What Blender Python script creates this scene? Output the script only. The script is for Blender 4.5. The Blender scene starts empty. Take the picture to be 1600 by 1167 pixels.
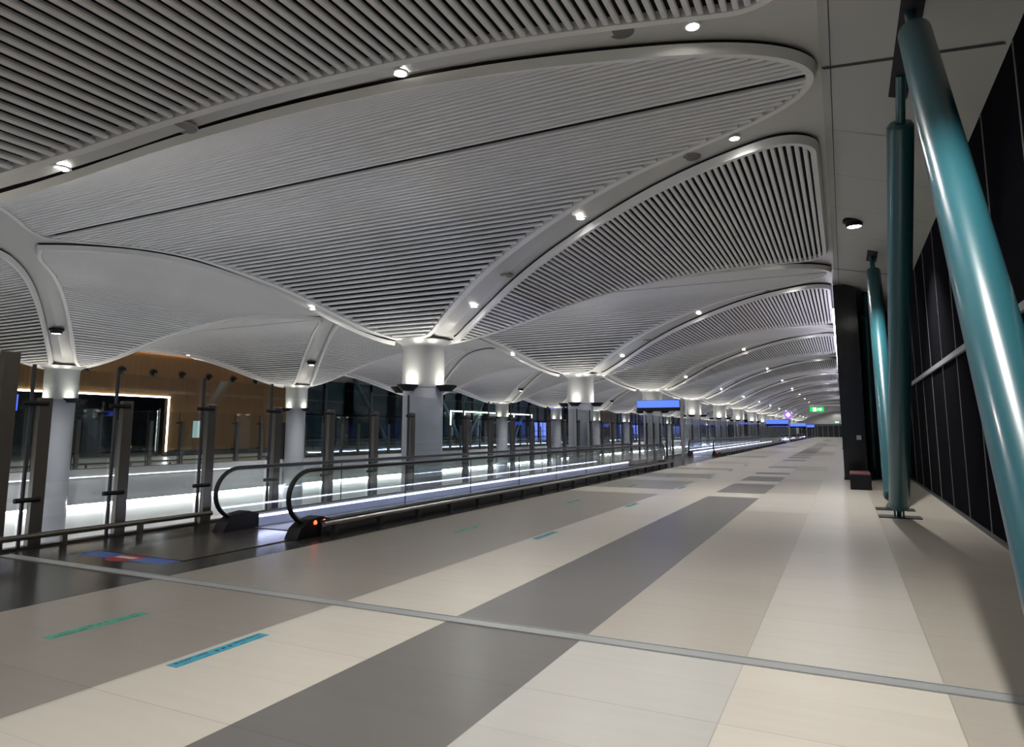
import bpy, bmesh, math, random
from math import sin, cos, pi, radians, sqrt
from mathutils import Vector, Matrix
random.seed(7)
COL = bpy.context.scene.collection
SC = bpy.context.scene

# ------------------------------------------------------------------ materials
def mat(name, color, rough=.5, metal=0., emit=None, estr=0., coat=0., spec=.5):
    m = bpy.data.materials.new(name); m.use_nodes = True
    b = m.node_tree.nodes['Principled BSDF']
    b.inputs['Base Color'].default_value = (*color, 1)
    b.inputs['Roughness'].default_value = rough
    b.inputs['Metallic'].default_value = metal
    b.inputs['Coat Weight'].default_value = coat
    b.inputs['Coat Roughness'].default_value = .12
    b.inputs['Specular IOR Level'].default_value = spec
    if emit:
        b.inputs['Emission Color'].default_value = (*emit, 1)
        b.inputs['Emission Strength'].default_value = estr
    return m
def noisy(m, c1, c2, scale=(3, 3, 3), detail=4, bump=0., rmin=None, rmax=None):
    nt = m.node_tree; b = nt.nodes['Principled BSDF']
    tc = nt.nodes.new('ShaderNodeTexCoord'); mp = nt.nodes.new('ShaderNodeMapping')
    mp.inputs['Scale'].default_value = scale
    n = nt.nodes.new('ShaderNodeTexNoise'); n.inputs['Detail'].default_value = detail; n.inputs['Scale'].default_value = 1
    r = nt.nodes.new('ShaderNodeMix'); r.data_type = 'RGBA'
    r.inputs[6].default_value = (*c1, 1); r.inputs[7].default_value = (*c2, 1)
    nt.links.new(tc.outputs['Object'], mp.inputs[0]); nt.links.new(mp.outputs[0], n.inputs['Vector'])
    nt.links.new(n.outputs['Fac'], r.inputs[0]); nt.links.new(r.outputs[2], b.inputs['Base Color'])
    if bump:
        bp = nt.nodes.new('ShaderNodeBump'); bp.inputs['Strength'].default_value = bump; bp.inputs['Distance'].default_value = .01
        nt.links.new(n.outputs['Fac'], bp.inputs['Height']); nt.links.new(bp.outputs[0], b.inputs['Normal'])
    if rmin is not None:
        mr = nt.nodes.new('ShaderNodeMapRange'); mr.inputs[3].default_value = rmin; mr.inputs[4].default_value = rmax
        nt.links.new(n.outputs['Fac'], mr.inputs[0]); nt.links.new(mr.outputs[0], b.inputs['Roughness'])
    return m
def tile(name, c, var=.06, rough=.3, grout=.7):
    """stone tile: 1.2 x 0.6 m joints, per tile tone, fine streaks along X"""
    m = mat(name, c, rough); nt = m.node_tree; N = nt.nodes.new; L = nt.links.new
    b = nt.nodes['Principled BSDF']
    tc = N('ShaderNodeTexCoord'); sp = N('ShaderNodeSeparateXYZ'); L(tc.outputs['Object'], sp.inputs[0])
    def mth(op, a, bb=None):
        n = N('ShaderNodeMath'); n.operation = op
        for i, v in enumerate((a, bb)):
            if v is None: continue
            if isinstance(v, (int, float)): n.inputs[i].default_value = v
            else: L(v, n.inputs[i])
        return n.outputs[0]
    def joint(v, off, per, half):
        q = mth('ADD', v, off); q = mth('DIVIDE', q, per)
        fl = mth('FLOOR', q); fr = mth('SUBTRACT', q, fl)
        d = mth('ABSOLUTE', mth('SUBTRACT', fr, .5))
        return fl, mth('GREATER_THAN', d, .5 - half / per)
    fx, jx = joint(sp.outputs[0], 60 - .48, 1.2, .004)
    fy, jy = joint(sp.outputs[1], 60 - .45, .6, .003)
    fy2, jy2 = joint(sp.outputs[1], 60 - .45, 1.2, .004)
    j = mth('MAXIMUM', mth('MAXIMUM', jx, jy2), mth('MULTIPLY', jy, .55))
    cv = N('ShaderNodeCombineXYZ'); L(fx, cv.inputs[0]); L(fy, cv.inputs[1])
    wn = N('ShaderNodeTexWhiteNoise'); L(cv.outputs[0], wn.inputs['Vector'])
    mp = N('ShaderNodeMapping'); mp.inputs['Scale'].default_value = (.7, 7, 1); L(tc.outputs['Object'], mp.inputs[0])
    no = N('ShaderNodeTexNoise'); no.inputs['Scale'].default_value = 1.6; no.inputs['Detail'].default_value = 2; L(mp.outputs[0], no.inputs['Vector'])
    f = mth('ADD', mth('MULTIPLY', mth('SUBTRACT', wn.outputs['Value'], .5), var), mth('MULTIPLY', mth('SUBTRACT', no.outputs['Fac'], .5), var * 2.2))
    f = mth('ADD', f, 1.0)
    f = mth('MULTIPLY', f, mth('SUBTRACT', 1.0, mth('MULTIPLY', j, 1 - grout)))
    vm = N('ShaderNodeVectorMath'); vm.operation = 'SCALE'; vm.inputs[0].default_value = c; L(f, vm.inputs['Scale'])
    L(vm.outputs[0], b.inputs['Base Color'])
    return m
def glassm(name, tint=(.92, .945, .94), base=.05, edge=.7):
    m = bpy.data.materials.new(name); m.use_nodes = True; nt = m.node_tree; nt.nodes.clear(); N = nt.nodes.new; L = nt.links.new
    o = N('ShaderNodeOutputMaterial'); t = N('ShaderNodeBsdfTransparent'); t.inputs[0].default_value = (*tint, 1)
    g = N('ShaderNodeBsdfGlossy'); g.inputs['Roughness'].default_value = .015; g.inputs[0].default_value = (.95, .97, 1, 1)
    lw = N('ShaderNodeLayerWeight'); lw.inputs[0].default_value = .5
    pw = N('ShaderNodeMath'); pw.operation = 'POWER'; pw.inputs[1].default_value = 4.0; L(lw.outputs['Facing'], pw.inputs[0])
    fr = N('ShaderNodeMath'); fr.operation = 'MULTIPLY_ADD'; fr.inputs[1].default_value = .6; fr.inputs[2].default_value = base; L(pw.outputs[0], fr.inputs[0])
    mx = N('ShaderNodeMixShader')
    L(fr.outputs[0], mx.inputs[0]); L(t.outputs[0], mx.inputs[1]); L(g.outputs[0], mx.inputs[2]); L(mx.outputs[0], o.inputs[0])
    return m
M = {}
M['tan'] = tile('tan_stone', (.225, .202, .172))
M['cream'] = tile('cream_stone', (.49, .455, .39))
M['beige'] = tile('beige_stone', (.34, .312, .265))
M['pale'] = tile('pale_stone', (.43, .405, .355))
M['greystone'] = tile('grey_stone', (.40, .39, .36))
M['dark'] = tile('dark_stone', (.125, .118, .112))
M['black'] = tile('black_granite', (.022, .022, .021), rough=.22, grout=.6)
M['farfloor'] = tile('far_floor', (.55, .53, .47))
M['lower'] = tile('lower_floor', (.5, .5, .5), rough=.35)
M['comb'] = noisy(mat('brown_metal_plate', (.12, .1, .085), .25, .7), (.1, .09, .08), (.15, .13, .11), (20, 2, 1))
M['white'] = noisy(mat('white_ceiling_paint', (.56, .56, .55), .42), (.54, .54, .53), (.59, .59, .58), (1, 1, 1))
M['frame'] = noisy(mat('white_leaf_frame', (.84, .84, .83), .4), (.82, .82, .81), (.86, .86, .85), (2, 2, 2))
M['slat'] = noisy(mat('grey_ceiling_slat', (.8, .8, .81), .4), (.78, .78, .79), (.82, .82, .83), (2, 2, 2))
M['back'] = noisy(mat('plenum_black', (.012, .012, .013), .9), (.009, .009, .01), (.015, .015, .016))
M['slab'] = noisy(mat('grey_ceiling_panel', (.36, .36, .34), .45), (.35, .35, .33), (.39, .39, .37), (.6, .6, .6))
M['joint'] = mat('dark_joint', (.03, .03, .03), .8)
M['drum'] = noisy(mat('satin_metal_drum', (.4, .41, .4), .42, .35), (.37, .38, .37), (.44, .44, .44), (1, 1, .2))
M['shaft'] = noisy(mat('grey_column_paint', (.37, .37, .41), .4), (.35, .35, .39), (.4, .4, .44), (2, 2, .6))
M['bronze'] = noisy(mat('bronze_post_metal', (.13, .12, .1), .3, .75), (.115, .105, .09), (.16, .145, .125), (6, 6, .5))
M['steel'] = noisy(mat('brushed_steel', (.4, .38, .35), .28, .9), (.34, .33, .31), (.44, .42, .4), (3, 1, 12))
M['jointmetal'] = noisy(mat('joint_aluminium', (.4, .4, .4), .38, .4), (.3, .31, .31), (.42, .43, .43), (.6, 30, 1))
M['rubber'] = noisy(mat('black_rubber', (.012, .012, .013), .5, spec=.2), (.01, .01, .011), (.018, .018, .02), (5, 5, 5))
M['blackp'] = noisy(mat('black_plastic', (.007, .007, .008), .5, spec=.15), (.006, .006, .007), (.01, .01, .011), (5, 5, 5))
M['darkclad'] = noisy(mat('charcoal_cladding', (.035, .034, .033), .35), (.028, .028, .027), (.045, .044, .042), (3, .5, 3))
M['skirt'] = noisy(mat('walkway_skirt_metal', (.42, .45, .55), .35, .6), (.4, .43, .52), (.48, .5, .6), (1, .3, 6))
M['belt'] = noisy(mat('walkway_pallets', (.09, .09, .095), .45, .4), (.05, .05, .055), (.14, .14, .15), (60, 2, 1))
M['teal'] = noisy(mat('teal_gloss_paint', (.016, .082, .1), .3, 0, coat=.4), (.015, .078, .095), (.018, .087, .106), (2, 2, .5))
M['plate'] = noisy(mat('dark_base_plate', (.02, .022, .028), .45, .2), (.018, .02, .025), (.028, .03, .036))
M['dwall'] = noisy(mat('dark_glazing', (.006, .006, .008), .7, 0, spec=.0), (.005, .005, .007), (.01, .01, .012), (1, 1, 20))
M['mull'] = mat('mullion_metal', (.2, .185, .17), .45, .2)
M['transom'] = mat('transom_metal', (.3, .31, .32), .45, .3)
M['bwall'] = noisy(mat('black_gloss_cladding', (.006, .006, .007), .16, 0), (.005, .005, .006), (.009, .009, .01), (1, 1, 2))
M['redtop'] = noisy(mat('dark_red_seat', (.13, .035, .04), .5), (.11, .03, .035), (.15, .04, .045), (4, 4, 4))
M['wood'] = noisy(mat('warm_wood_veneer', (.3, .15, .05), .45), (.16, .08, .026), (.29, .155, .058), (1, 16, .6), 6)
M['fglass'] = noisy(mat('night_glazing', (.01, .03, .04), .12, 0), (.004, .012, .018), (.02, .075, .09), (1, .45, .9), 3)
M['fascia'] = noisy(mat('fascia_grey', (.55, .55, .57), .4), (.52, .52, .54), (.58, .58, .6), (2, .3, 2))
M['litwall'] = noisy(mat('white_lit_panel', (.8, .8, .78), .45), (.78, .78, .76), (.82, .82, .8), (1, .4, 1))
M['dint'] = noisy(mat('dark_interior', (.02, .024, .028), .3), (.012, .014, .017), (.035, .042, .05), (.5, .6, .5), 3)
M['led'] = mat('cool_led', (1, 1, 1), .5, 0, (.60, .66, 1.), 11.)
M['ledw'] = mat('white_led', (1, 1, 1), .5, 0, (.93, .97, 1.), 9.)
M['ledc'] = mat('cove_led', (1, 1, 1), .5, 0, (.95, .97, 1.), 26.)
M['ledv'] = mat('violet_white_led', (1, 1, 1), .5, 0, (.86, .82, 1.), 7.)
M['ledf'] = mat('portal_led', (1, 1, 1), .5, 0, (.95, .98, 1.), 3.)
M['warm'] = mat('warm_led', (1, 1, 1), .5, 0, (1, .72, .35), 7.)
M['lens'] = mat('lamp_lens', (1, 1, 1), .5, 0, (1, .97, .88), 30.)
M['upl'] = mat('uplight_lens', (1, 1, 1), .5, 0, (1, .95, .82), 12.)
M['lens'].cycles.emission_sampling = 'NONE'; M['upl'].cycles.emission_sampling = 'NONE'
M['bluescr'] = mat('blue_screen', (.02, .04, .2), .4, 0, (.06, .13, .95), .95)
M['bluewin'] = mat('blue_lit_window', (.02, .04, .2), .4, 0, (.16, .24, .95), 1.2)
M['green'] = mat('exit_green', (0, .3, .05), .4, 0, (.0, .5, .06), .8)
M['signw'] = mat('exit_white', (.8, .8, .8), .4, 0, (1, 1, 1), 1.1)
M['purple'] = mat('purple_sign', (.2, .08, .5), .4, 0, (.25, .1, .8), .8)
M['red'] = mat('red_indicator', (.5, .02, .01), .4, 0, (1, .06, .02), 3.)
M['paleblue'] = mat('pale_blue_notice', (.45, .62, .62), .4, 0, (.5, .7, .68), .25)
M['stg'] = noisy(mat('green_sticker', (.04, .27, .19), .4), (.036, .25, .17), (.045, .29, .2), (8, 8, 1))
M['stb'] = noisy(mat('blue_sticker', (.035, .27, .37), .4), (.03, .25, .35), (.04, .29, .39), (8, 8, 1))
M['stblue'] = mat('no_entry_blue', (.035, .075, .25), .4)
M['stred'] = mat('no_entry_red', (.22, .02, .02), .4)
M['stwhite'] = mat('no_entry_white', (.4, .4, .4), .4)
M['ink'] = mat('sticker_ink', (.008, .02, .03), .5)
M['yellow'] = mat('gate_yellow', (.6, .45, .02), .5, 0, (.8, .6, .02), .5)
M['glass'] = glassm('clear_glass')
M['speaker'] = noisy(mat('speaker_mesh', (.12, .12, .115), .6), (.1, .1, .095), (.14, .14, .135), (60, 60, 60))

# ------------------------------------------------------------------ helpers
def link(name, bm, m, parent=None, smooth=False, loc=None):
    me = bpy.data.meshes.new(name); bm.normal_update(); bm.to_mesh(me); bm.free()
    for mm in (m if isinstance(m, (list, tuple)) else [m]): me.materials.append(mm)
    if smooth:
        for p in me.polygons: p.use_smooth = True
        try: me.set_sharp_from_angle(angle=radians(35))
        except Exception: pass
    o = bpy.data.objects.new(name, me); COL.objects.link(o)
    if parent: o.parent = parent
    if loc is not None: o.location = loc
    return o
def tag(o, label=None, cat=None, group=None, kind=None):
    if label: o['label'] = label
    if cat: o['category'] = cat
    if group: o['group'] = group
    if kind: o['kind'] = kind
    return o
def thing(name, label, cat, loc=(0, 0, 0), rz=0, group=None):
    o = bpy.data.objects.new(name, None); COL.objects.link(o); o.empty_display_size = .2
    o.location = loc; o.rotation_euler = (0, 0, rz)
    return tag(o, label, cat, group)
def struct(name, bm, m, **k):
    return tag(link(name, bm, m, **k), kind='structure')
def copy_tree(o, parent=None):
    c = o.copy(); COL.objects.link(c); c.parent = parent
    for ch in list(KIDS(o)): copy_tree(ch, c)
    return c
def KIDS(o): return o.children
def box(bm, x0, x1, y0, y1, z0, z1, mi=0):
    v = [bm.verts.new(p) for p in ((x0,y0,z0),(x1,y0,z0),(x1,y1,z0),(x0,y1,z0),(x0,y0,z1),(x1,y0,z1),(x1,y1,z1),(x0,y1,z1))]
    for f in ((0,3,2,1),(4,5,6,7),(0,1,5,4),(1,2,6,5),(2,3,7,6),(3,0,4,7)):
        bm.faces.new([v[i] for i in f]).material_index = mi
def boxm(*a): bm = bmesh.new(); box(bm, *a); return bm
def bev(bm, w, seg=2):
    bmesh.ops.bevel(bm, geom=list(bm.edges), offset=w, segments=seg, affect='EDGES', profile=.6); return bm
def quad(bm, pts, mi=0):
    f = bm.faces.new([bm.verts.new(p) for p in pts]); f.material_index = mi; return f
def lathe(bm, prof, n=32, c=(0, 0), cap=True, mi=0):
    rings = []
    for r, z in prof:
        rings.append([bm.verts.new((c[0] + r*cos(2*pi*i/n), c[1] + r*sin(2*pi*i/n), z)) for i in range(n)])
    for a, b in zip(rings, rings[1:]):
        for i in range(n): bm.faces.new((a[i], a[(i+1) % n], b[(i+1) % n], b[i])).material_index = mi
    if cap:
        if prof[0][0] > 1e-5: bm.faces.new(rings[0][::-1]).material_index = mi
        if prof[-1][0] > 1e-5: bm.faces.new(rings[-1]).material_index = mi
    return bm
def sweep(bm, path, prof, up=Vector((0, 0, 1)), closed_ends=True, side=None):
    """prof: list of (a,b): a along side vector, b along local up"""
    path = [Vector(p) for p in path]; rings = []
    for i, p in enumerate(path):
        t = (path[min(i+1, len(path)-1)] - path[max(i-1, 0)]).normalized()
        s = side if side is not None else t.cross(up).normalized()
        u = s.cross(t).normalized()
        rings.append([bm.verts.new(p + s*a + u*b) for a, b in prof])
    n = len(prof)
    for a, b in zip(rings, rings[1:]):
        for i in range(n): bm.faces.new((a[i], a[(i+1) % n], b[(i+1) % n], b[i]))
    if closed_ends: bm.faces.new(rings[0][::-1]); bm.faces.new(rings[-1])
    return bm
def circ(r, n=12, ry=None): return [(r*cos(2*pi*i/n), (ry or r)*sin(2*pi*i/n)) for i in range(n)]
def tube(bm, p0, p1, r, n=14, r1=None):
    p0 = Vector(p0); p1 = Vector(p1); t = (p1-p0).normalized()
    a = t.orthogonal().normalized(); b = t.cross(a)
    A = [bm.verts.new(p0 + (a*cos(2*pi*i/n) + b*sin(2*pi*i/n))*r) for i in range(n)]
    B = [bm.verts.new(p1 + (a*cos(2*pi*i/n) + b*sin(2*pi*i/n))*(r1 or r)) for i in range(n)]
    for i in range(n): bm.faces.new((A[i], A[(i+1) % n], B[(i+1) % n], B[i]))
    bm.faces.new(A[::-1]); bm.faces.new(B)
    return bm
def lamp(kind, name, loc, power, color=(1, .96, .88), parent=None, rot=(0, 0, 0), size=.1, spot=150, blend=.6):
    l = bpy.data.lights.new(name, kind); l.energy = power; l.color = color
    if kind == 'SPOT': l.spot_size = radians(spot); l.spot_blend = blend; l.shadow_soft_size = size
    elif kind == 'AREA': l.size = size
    else: l.shadow_soft_size = size
    o = bpy.data.objects.new(name, l); COL.objects.link(o); o.location = loc; o.rotation_euler = rot
    if parent: o.parent = parent
    return o
def text_mesh(s, size, name, m, parent, loc, rot, align='LEFT'):
    cu = bpy.data.curves.new(name, 'FONT'); cu.body = s; cu.size = size; cu.align_x = align; cu.extrude = .0004
    t = bpy.data.objects.new(name + '_curve', cu); COL.objects.link(t)
    dg = bpy.context.evaluated_depsgraph_get(); dg.update()
    me = bpy.data.meshes.new_from_object(t.evaluated_get(dg))
    COL.objects.unlink(t); bpy.data.objects.remove(t)
    o = bpy.data.objects.new(name, me); COL.objects.link(o); me.materials.clear(); me.materials.append(m)
    o.parent = parent; o.location = loc; o.rotation_euler = rot
    return o
ORD = ['nearest', 'second', 'third', 'fourth', 'fifth', 'sixth', 'seventh', 'eighth', 'ninth', 'tenth', 'eleventh', 'twelfth', 'thirteenth', 'fourteenth', 'fifteenth', 'sixteenth', 'seventeenth']

# ------------------------------------------------------------------ vault geometry
B = 13.0; HB = 6.5; XR = -10.81; XM = -19.45; XL = 2*XM - XR; XO = 2*XM
YC = [3.25 + B*k for k in range(-1, 15)]          # column lines
def pchip(xs, ys):
    n = len(xs); h = [xs[i+1]-xs[i] for i in range(n-1)]; d = [(ys[i+1]-ys[i])/h[i] for i in range(n-1)]
    m = [d[0]] + [0 if d[i-1]*d[i] <= 0 else 2*d[i-1]*d[i]/(d[i-1]+d[i]) for i in range(1, n-1)] + [d[-1]]
    def f(x):
        if x <= xs[0]: return ys[0]
        if x >= xs[-1]: return ys[-1]
        i = max(k for k in range(n-1) if xs[k] <= x)
        t = (x-xs[i])/h[i]
        return ((2*t**3-3*t*t+1)*ys[i] + (t**3-2*t*t+t)*h[i]*m[i] + (-2*t**3+3*t*t)*ys[i+1] + (t**3-t*t)*h[i]*m[i+1])
    return f
FZ = pchip([0, .6, 1.05, 1.65, 2.15, 2.65, 3.13, 3.6, 4.07, 4.5, 4.85, 5.3, 6.5],
           [4.0, 4.10, 4.32, 4.75, 5.16, 5.52, 5.81, 6.05, 6.24, 6.36, 6.42, 6.46, 6.49])
DR = pchip([0, 1, 1.8, 2.8, 3.8, 4.8, 5.8, 6.8, 7.8, 8.8, 9.8, 10.81], [0, .5, 1.03, 1.62, 2.15, 2.65, 3.13, 3.6, 4.06, 4.48, 4.83, 5.08])
DI = pchip([0, 1, 2, 3, 4, 5, 6, 7, 8, 8.64], [0, .6, 1.33, 2.1, 2.87, 3.68, 4.52, 5.38, 6.15, 6.5])
def dgr(x):
    """groin half width at plan x (mirror symmetric about XM)"""
    if x < XM: x = 2*XM - x
    return DR(x - XR) if x >= XR else DI(XR - x)
def dsl(x): return (dgr(x+.05) - dgr(x-.05))/.1
def S(x, dy):          # dy = distance from nearest column line
    return max(FZ(dy), FZ(dgr(x)))
W = .33
def wof(x): return W*sqrt(1 + min(dsl(x), 1.6)**2 if abs(dsl(x)) < 3 else 2)
def smin(a, b, k=.25):
    h = max(0, min(1, .5 + .5*(b-a)/k)); return b*(1-h) + a*h - k*h*(1-h)
# half width functions -------------------------------------------------
def hb(x):             # barrel leaf, right: x in (-18.15 .. -0.04)
    d = max(dgr(x) + wof(x), .66)
    h = HB - d
    if x > -2.6:
        u = min(1, (x + 2.3)/2.26); h *= (1 - u**3.)**.5
    if x < -17.5:
        u = min(1, (-17.5 - x)/.7); h *= (1 - u**2)**.5
    return max(h, 0)
def hir(x):            # right infill leaf: x in (XR+.95 .. -.12)
    x0 = XR + .98; x1 = -.1
    h = max(dgr(x) - wof(x), .02)
    if x < x0 + .5: u = 1 - (x-x0)/.5; h *= sqrt(max(0, 1-u*u*1.0)); h = max(h, 0)
    if x < x0 + 1.0: h = max(h, .26*sqrt(max(0, 1-(1-(x-x0)/1.0)**2)))
    if x > x1 - .9: u = (x - (x1-.9))/.9; h -= (1 - sqrt(max(0, 1-u*u)))*.95
    if x > x1 - .02: h = h
    return max(h, 0)
def him(x):            # middle infill leaf
    s = abs(x - XM); e = (XM - XL) - 1.0
    h = max(dgr(x) - wof(x), .02)
    h = smin(h, 6.02 - .35*s, .5)
    if s > e - 1.0: h = max(h, .24*sqrt(max(0, 1-(1-(e-s)/1.0)**2))) if s < e else 0
    if s > e - .4 and s < e: h *= sqrt(max(0, 1-(1-(e-s)/.4)**2))
    return max(h, 0)

def outline(hf, xa, xb, n=90, flat=None):
    xs = [xa + (xb-xa)*(1-cos(pi*i/n))/2 for i in range(n+1)]
    up = [(x, hf(x)) for x in xs]
    pts = [(x, h) for x, h in up] + [(x, -h) for x, h in reversed(up)]
    out = []
    for p in pts:
        if not out or (abs(p[0]-out[-1][0]) + abs(p[1]-out[-1][1])) > .012: out.append(p)
    if abs(out[0][0]-out[-1][0]) + abs(out[0][1]-out[-1][1]) < .012: out.pop()
    return out
def inset(pts, w):
    n = len(pts); res = []
    for i in range(n):
        p0 = Vector(pts[i-1]); p1 = Vector(pts[i]); p2 = Vector(pts[(i+1) % n])
        a = (p1-p0).normalized(); b = (p2-p1).normalized()
        t = (a+b); t = t.normalized() if t.length > 1e-4 else a
        nn = Vector((-t.y, t.x)); k = max(.35, nn.dot(Vector((-a.y, a.x))))
        res.append(p1 - nn*(-w/k if False else w/k)*1.0)
    return res
def area(pts): return sum(pts[i-1][0]*pts[i][1]-pts[i][0]*pts[i-1][1] for i in range(len(pts)))/2
def leaf(name, label, cat, hf, xa, xb, zf, mode, group):
    """mode 'X': slats run along X at constant dy; 'Y': slats along Y at constant x"""
    root = thing(name, label, cat, (0, 0, 0), 0, group)
    pts = outline(hf, xa, xb)
    if area(pts) > 0: pts = pts[::-1]     # clockwise -> inset with +w normal goes inside
    FW = .15
    A0 = abs(area(pts)); sgn = 1
    if abs(area([tuple(p) for p in inset(pts, .05)])) > A0: sgn = -1
    # the leaf tips are narrow: shrink towards the axis where a plain inset would fold over
    def ins(w):
        q = inset(pts, sgn*w); out = []
        for (x, y), v in zip(pts, q):
            vy = v.y if v.y*y >= 0 else 0.0
            out.append((min(max(v.x, xa+w*.8), xb-w*.8), vy))
        return out
    inn = ins(FW); mid = ins(.055); chn = ins(.035)
    bm = bmesh.new(); n = len(pts); R = []
    for (x, y), m_, q in zip(pts, mid, inn):
        zo = zf(x, y); zi = zf(*q)
        R.append([bm.verts.new((x, y, zo+.13)), bm.verts.new((m_[0], m_[1], zf(*m_))), bm.verts.new((q[0], q[1], zi)), bm.verts.new((q[0], q[1], zi+.14))])
    for i in range(n):
        a, b = R[i], R[(i+1) % n]
        for k in range(3): bm.faces.new((a[k], b[k], b[k+1], a[k+1]))
    link('leaf_frame', bm, M['frame'], root, True)
    # recessed dark channel between the frame and the smooth vault
    bm = bmesh.new(); R = []
    for (x, y), c in zip(pts, chn):
        z = zf(x, y)
        R.append([bm.verts.new((x, y, z+.13)), bm.verts.new((c[0], c[1], z+.13)), bm.verts.new((c[0], c[1], z+.215))])
    for i in range(n):
        a, b = R[i], R[(i+1) % n]
        for k in range(2): bm.faces.new((a[k], a[k+1], b[k+1], b[k]))
    link('shadow_gap', bm, M['back'], root, True)
    # backing
    bm = bmesh.new(); NX = 60; prev = None
    for i in range(NX+1):
        x = xa+.02 + (xb-xa-.04)*i/NX; h = max(hf(x) - .03, 0.001)
        row = [bm.verts.new((x, h*t, zf(x, h*t)+.12)) for t in [j/12 for j in range(-12, 13)]]
        if prev:
            for j in range(24): bm.faces.new((prev[j], prev[j+1], row[j+1], row[j]))
        prev = row
    link('plenum_backing', bm, M['back'], root, True)
    # slats
    bm = bmesh.new(); P = .128; w = .038; hh = .055
    sec = [(-w*.62, 0.0), (w*.62, 0.0), (w, .016), (w, hh), (-w, hh), (-w, .016)]
    def fin(p0, p1, sidev, nrm):
        A = [bm.verts.new(Vector(p0) + sidev*a + nrm*b) for a, b in sec]; C_ = [bm.verts.new(Vector(p1) + sidev*a + nrm*b) for a, b in sec]
        for i in range(6): bm.faces.new((A[i], A[(i+1) % 6], C_[(i+1) % 6], C_[i]))
        bm.faces.new(A[::-1]); bm.faces.new(C_)
    if mode == 'X':
        xs = [xa + (xb-xa)*i/400 for i in range(401)]; hs = [hf(x) - FW*sqrt(1+min(abs(hf(x+.03)-hf(x-.03))/.06, 3.)**2) for x in xs]
        for sg in (1, -1):
            k = 0
            while True:
                y = .125 + P*k; k += 1
                if y > HB: break
                ins = [x for x, h in zip(xs, hs) if h > y + .01]
                if len(ins) < 4: break
                x0, x1 = ins[0], ins[-1]
                z = zf(0, y); sl = (zf(0, y+.03)-zf(0, y-.03))/.06
                sv = Vector((0, 1, sl)).normalized(); nv = Vector((0, -sl, 1)).normalized()
                if sg < 0: sv = Vector((0, 1, -sl)).normalized(); nv = Vector((0, sl, 1)).normalized()
                fin((x0, sg*y, z+.012), (x1, sg*y, z+.012), sv, nv)
    else:
        x = xa + .16
        while x < xb - .12:
            h = hf(x) - FW*sqrt(1+min(abs(hf(x+.03)-hf(x-.03))/.06, 2.5)**2)
            if h > .06:
                z = zf(x, 0); sl = (zf(x+.03, 0)-zf(x-.03, 0))/.06
                fin((x, -h, z+.012), (x, h, z+.012), Vector((1, 0, sl)).normalized(), Vector((-sl, 0, 1)).normalized())
            x += P
    link('slats', bm, M['slat'], root)
    return root
zB = lambda x, y: FZ(HB - abs(y))
zI = lambda x, y: FZ(dgr(x))
def mirx(hf): return lambda x: hf(2*XM - x)

LEAVES = []
def place_leaf(proto, first, y, label):
    o = proto if first else copy_tree(proto)
    o.location = (0, y, 0); o['label'] = label
    return o
protos = {
 'rb': leaf('ceiling_leaf', '-', 'ceiling panel', hb, -18.2, -.04, zB, 'X', 'crosswise slatted leaves over the concourse'),
 'lb': leaf('ceiling_leaf', '-', 'ceiling panel', mirx(hb), 2*XM+.04, 2*XM+18.2, zB, 'X', 'crosswise slatted leaves over the far side'),
 'ri': leaf('ceiling_leaf', '-', 'ceiling panel', hir, XR+.98, -.1, zI, 'Y', 'lengthwise slatted leaves beside the right slab'),
 'mi': leaf('ceiling_leaf', '-', 'ceiling panel', him, XL+1.0, XR-1.0, zI, 'Y', 'lengthwise slatted leaves over the central void'),
 'li': leaf('ceiling_leaf', '-', 'ceiling panel', mirx(hir), 2*XM+.1, 2*XM-XR-.98, zI, 'Y', 'lengthwise slatted leaves beside the far wall'),
}
def ordk(k): return ORD[k] if k < len(ORD) else 'last'
for i, yc in enumerate(YC):
    bd = ('the ' + ordk(i-1) + ' column line') if i >= 1 else 'the column line behind the camera'
    place_leaf(protos['ri'], i == 0, yc, f'lengthwise slatted ceiling leaf on the right, {bd}')
    place_leaf(protos['mi'], i == 0, yc, f'lengthwise slatted ceiling leaf over the void, {bd}')
    place_leaf(protos['li'], i == 0, yc, f'lengthwise slatted ceiling leaf near the far wall, {bd}')
    place_leaf(protos['rb'], i == 0, yc+HB, f'pointed crosswise slatted ceiling leaf on the right, just past {bd}')
    place_leaf(protos['lb'], i == 0, yc+HB, f'pointed crosswise slatted ceiling leaf on the left, just past {bd}')

# smooth white vault above the leaves (one continuous ceiling)
bm = bmesh.new()
xs = sorted(set([round(XM + sgn*v, 3) for sgn in (1, -1) for v in [j*.36 for j in range(0, 55)] if v < -XM] + [XR, XL, 0, XO, XM]))
fr = [0, .25, .5, .75, 1]
def ys_at(x):
    d = max(dgr(x), 1e-3)
    a = [d*t for t in (0, .2, .4, .6, .8, 1)]
    b = [d + (HB-d)*t for t in (.08, .17, .27, .38, .5, .62, .75, .88, 1)] if HB-d > 1e-3 else [d+1e-3*t for t in range(1, 10)]
    return a + b
prof_y = {x: ys_at(x) for x in xs}
for yc in YC:
    for sg in (1, -1):
        prev = None
        for x in xs:
            ysx = prof_y[x]; row = []
            for j, dy in enumerate(ysx):
                z = (FZ(dgr(x)) if j <= 5 else FZ(dy)) + .19
                row.append(bm.verts.new((x, yc + sg*min(dy, HB), z)))
            if prev:
                for j in range(len(row)-1):
                    f = (prev[j], prev[j+1], row[j+1], row[j]); bm.faces.new(f if sg > 0 else f[::-1])
            prev = row
bmesh.ops.remove_doubles(bm, verts=bm.verts, dist=.0008)
struct('ceiling', bm, M['white'], smooth=True)

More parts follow.
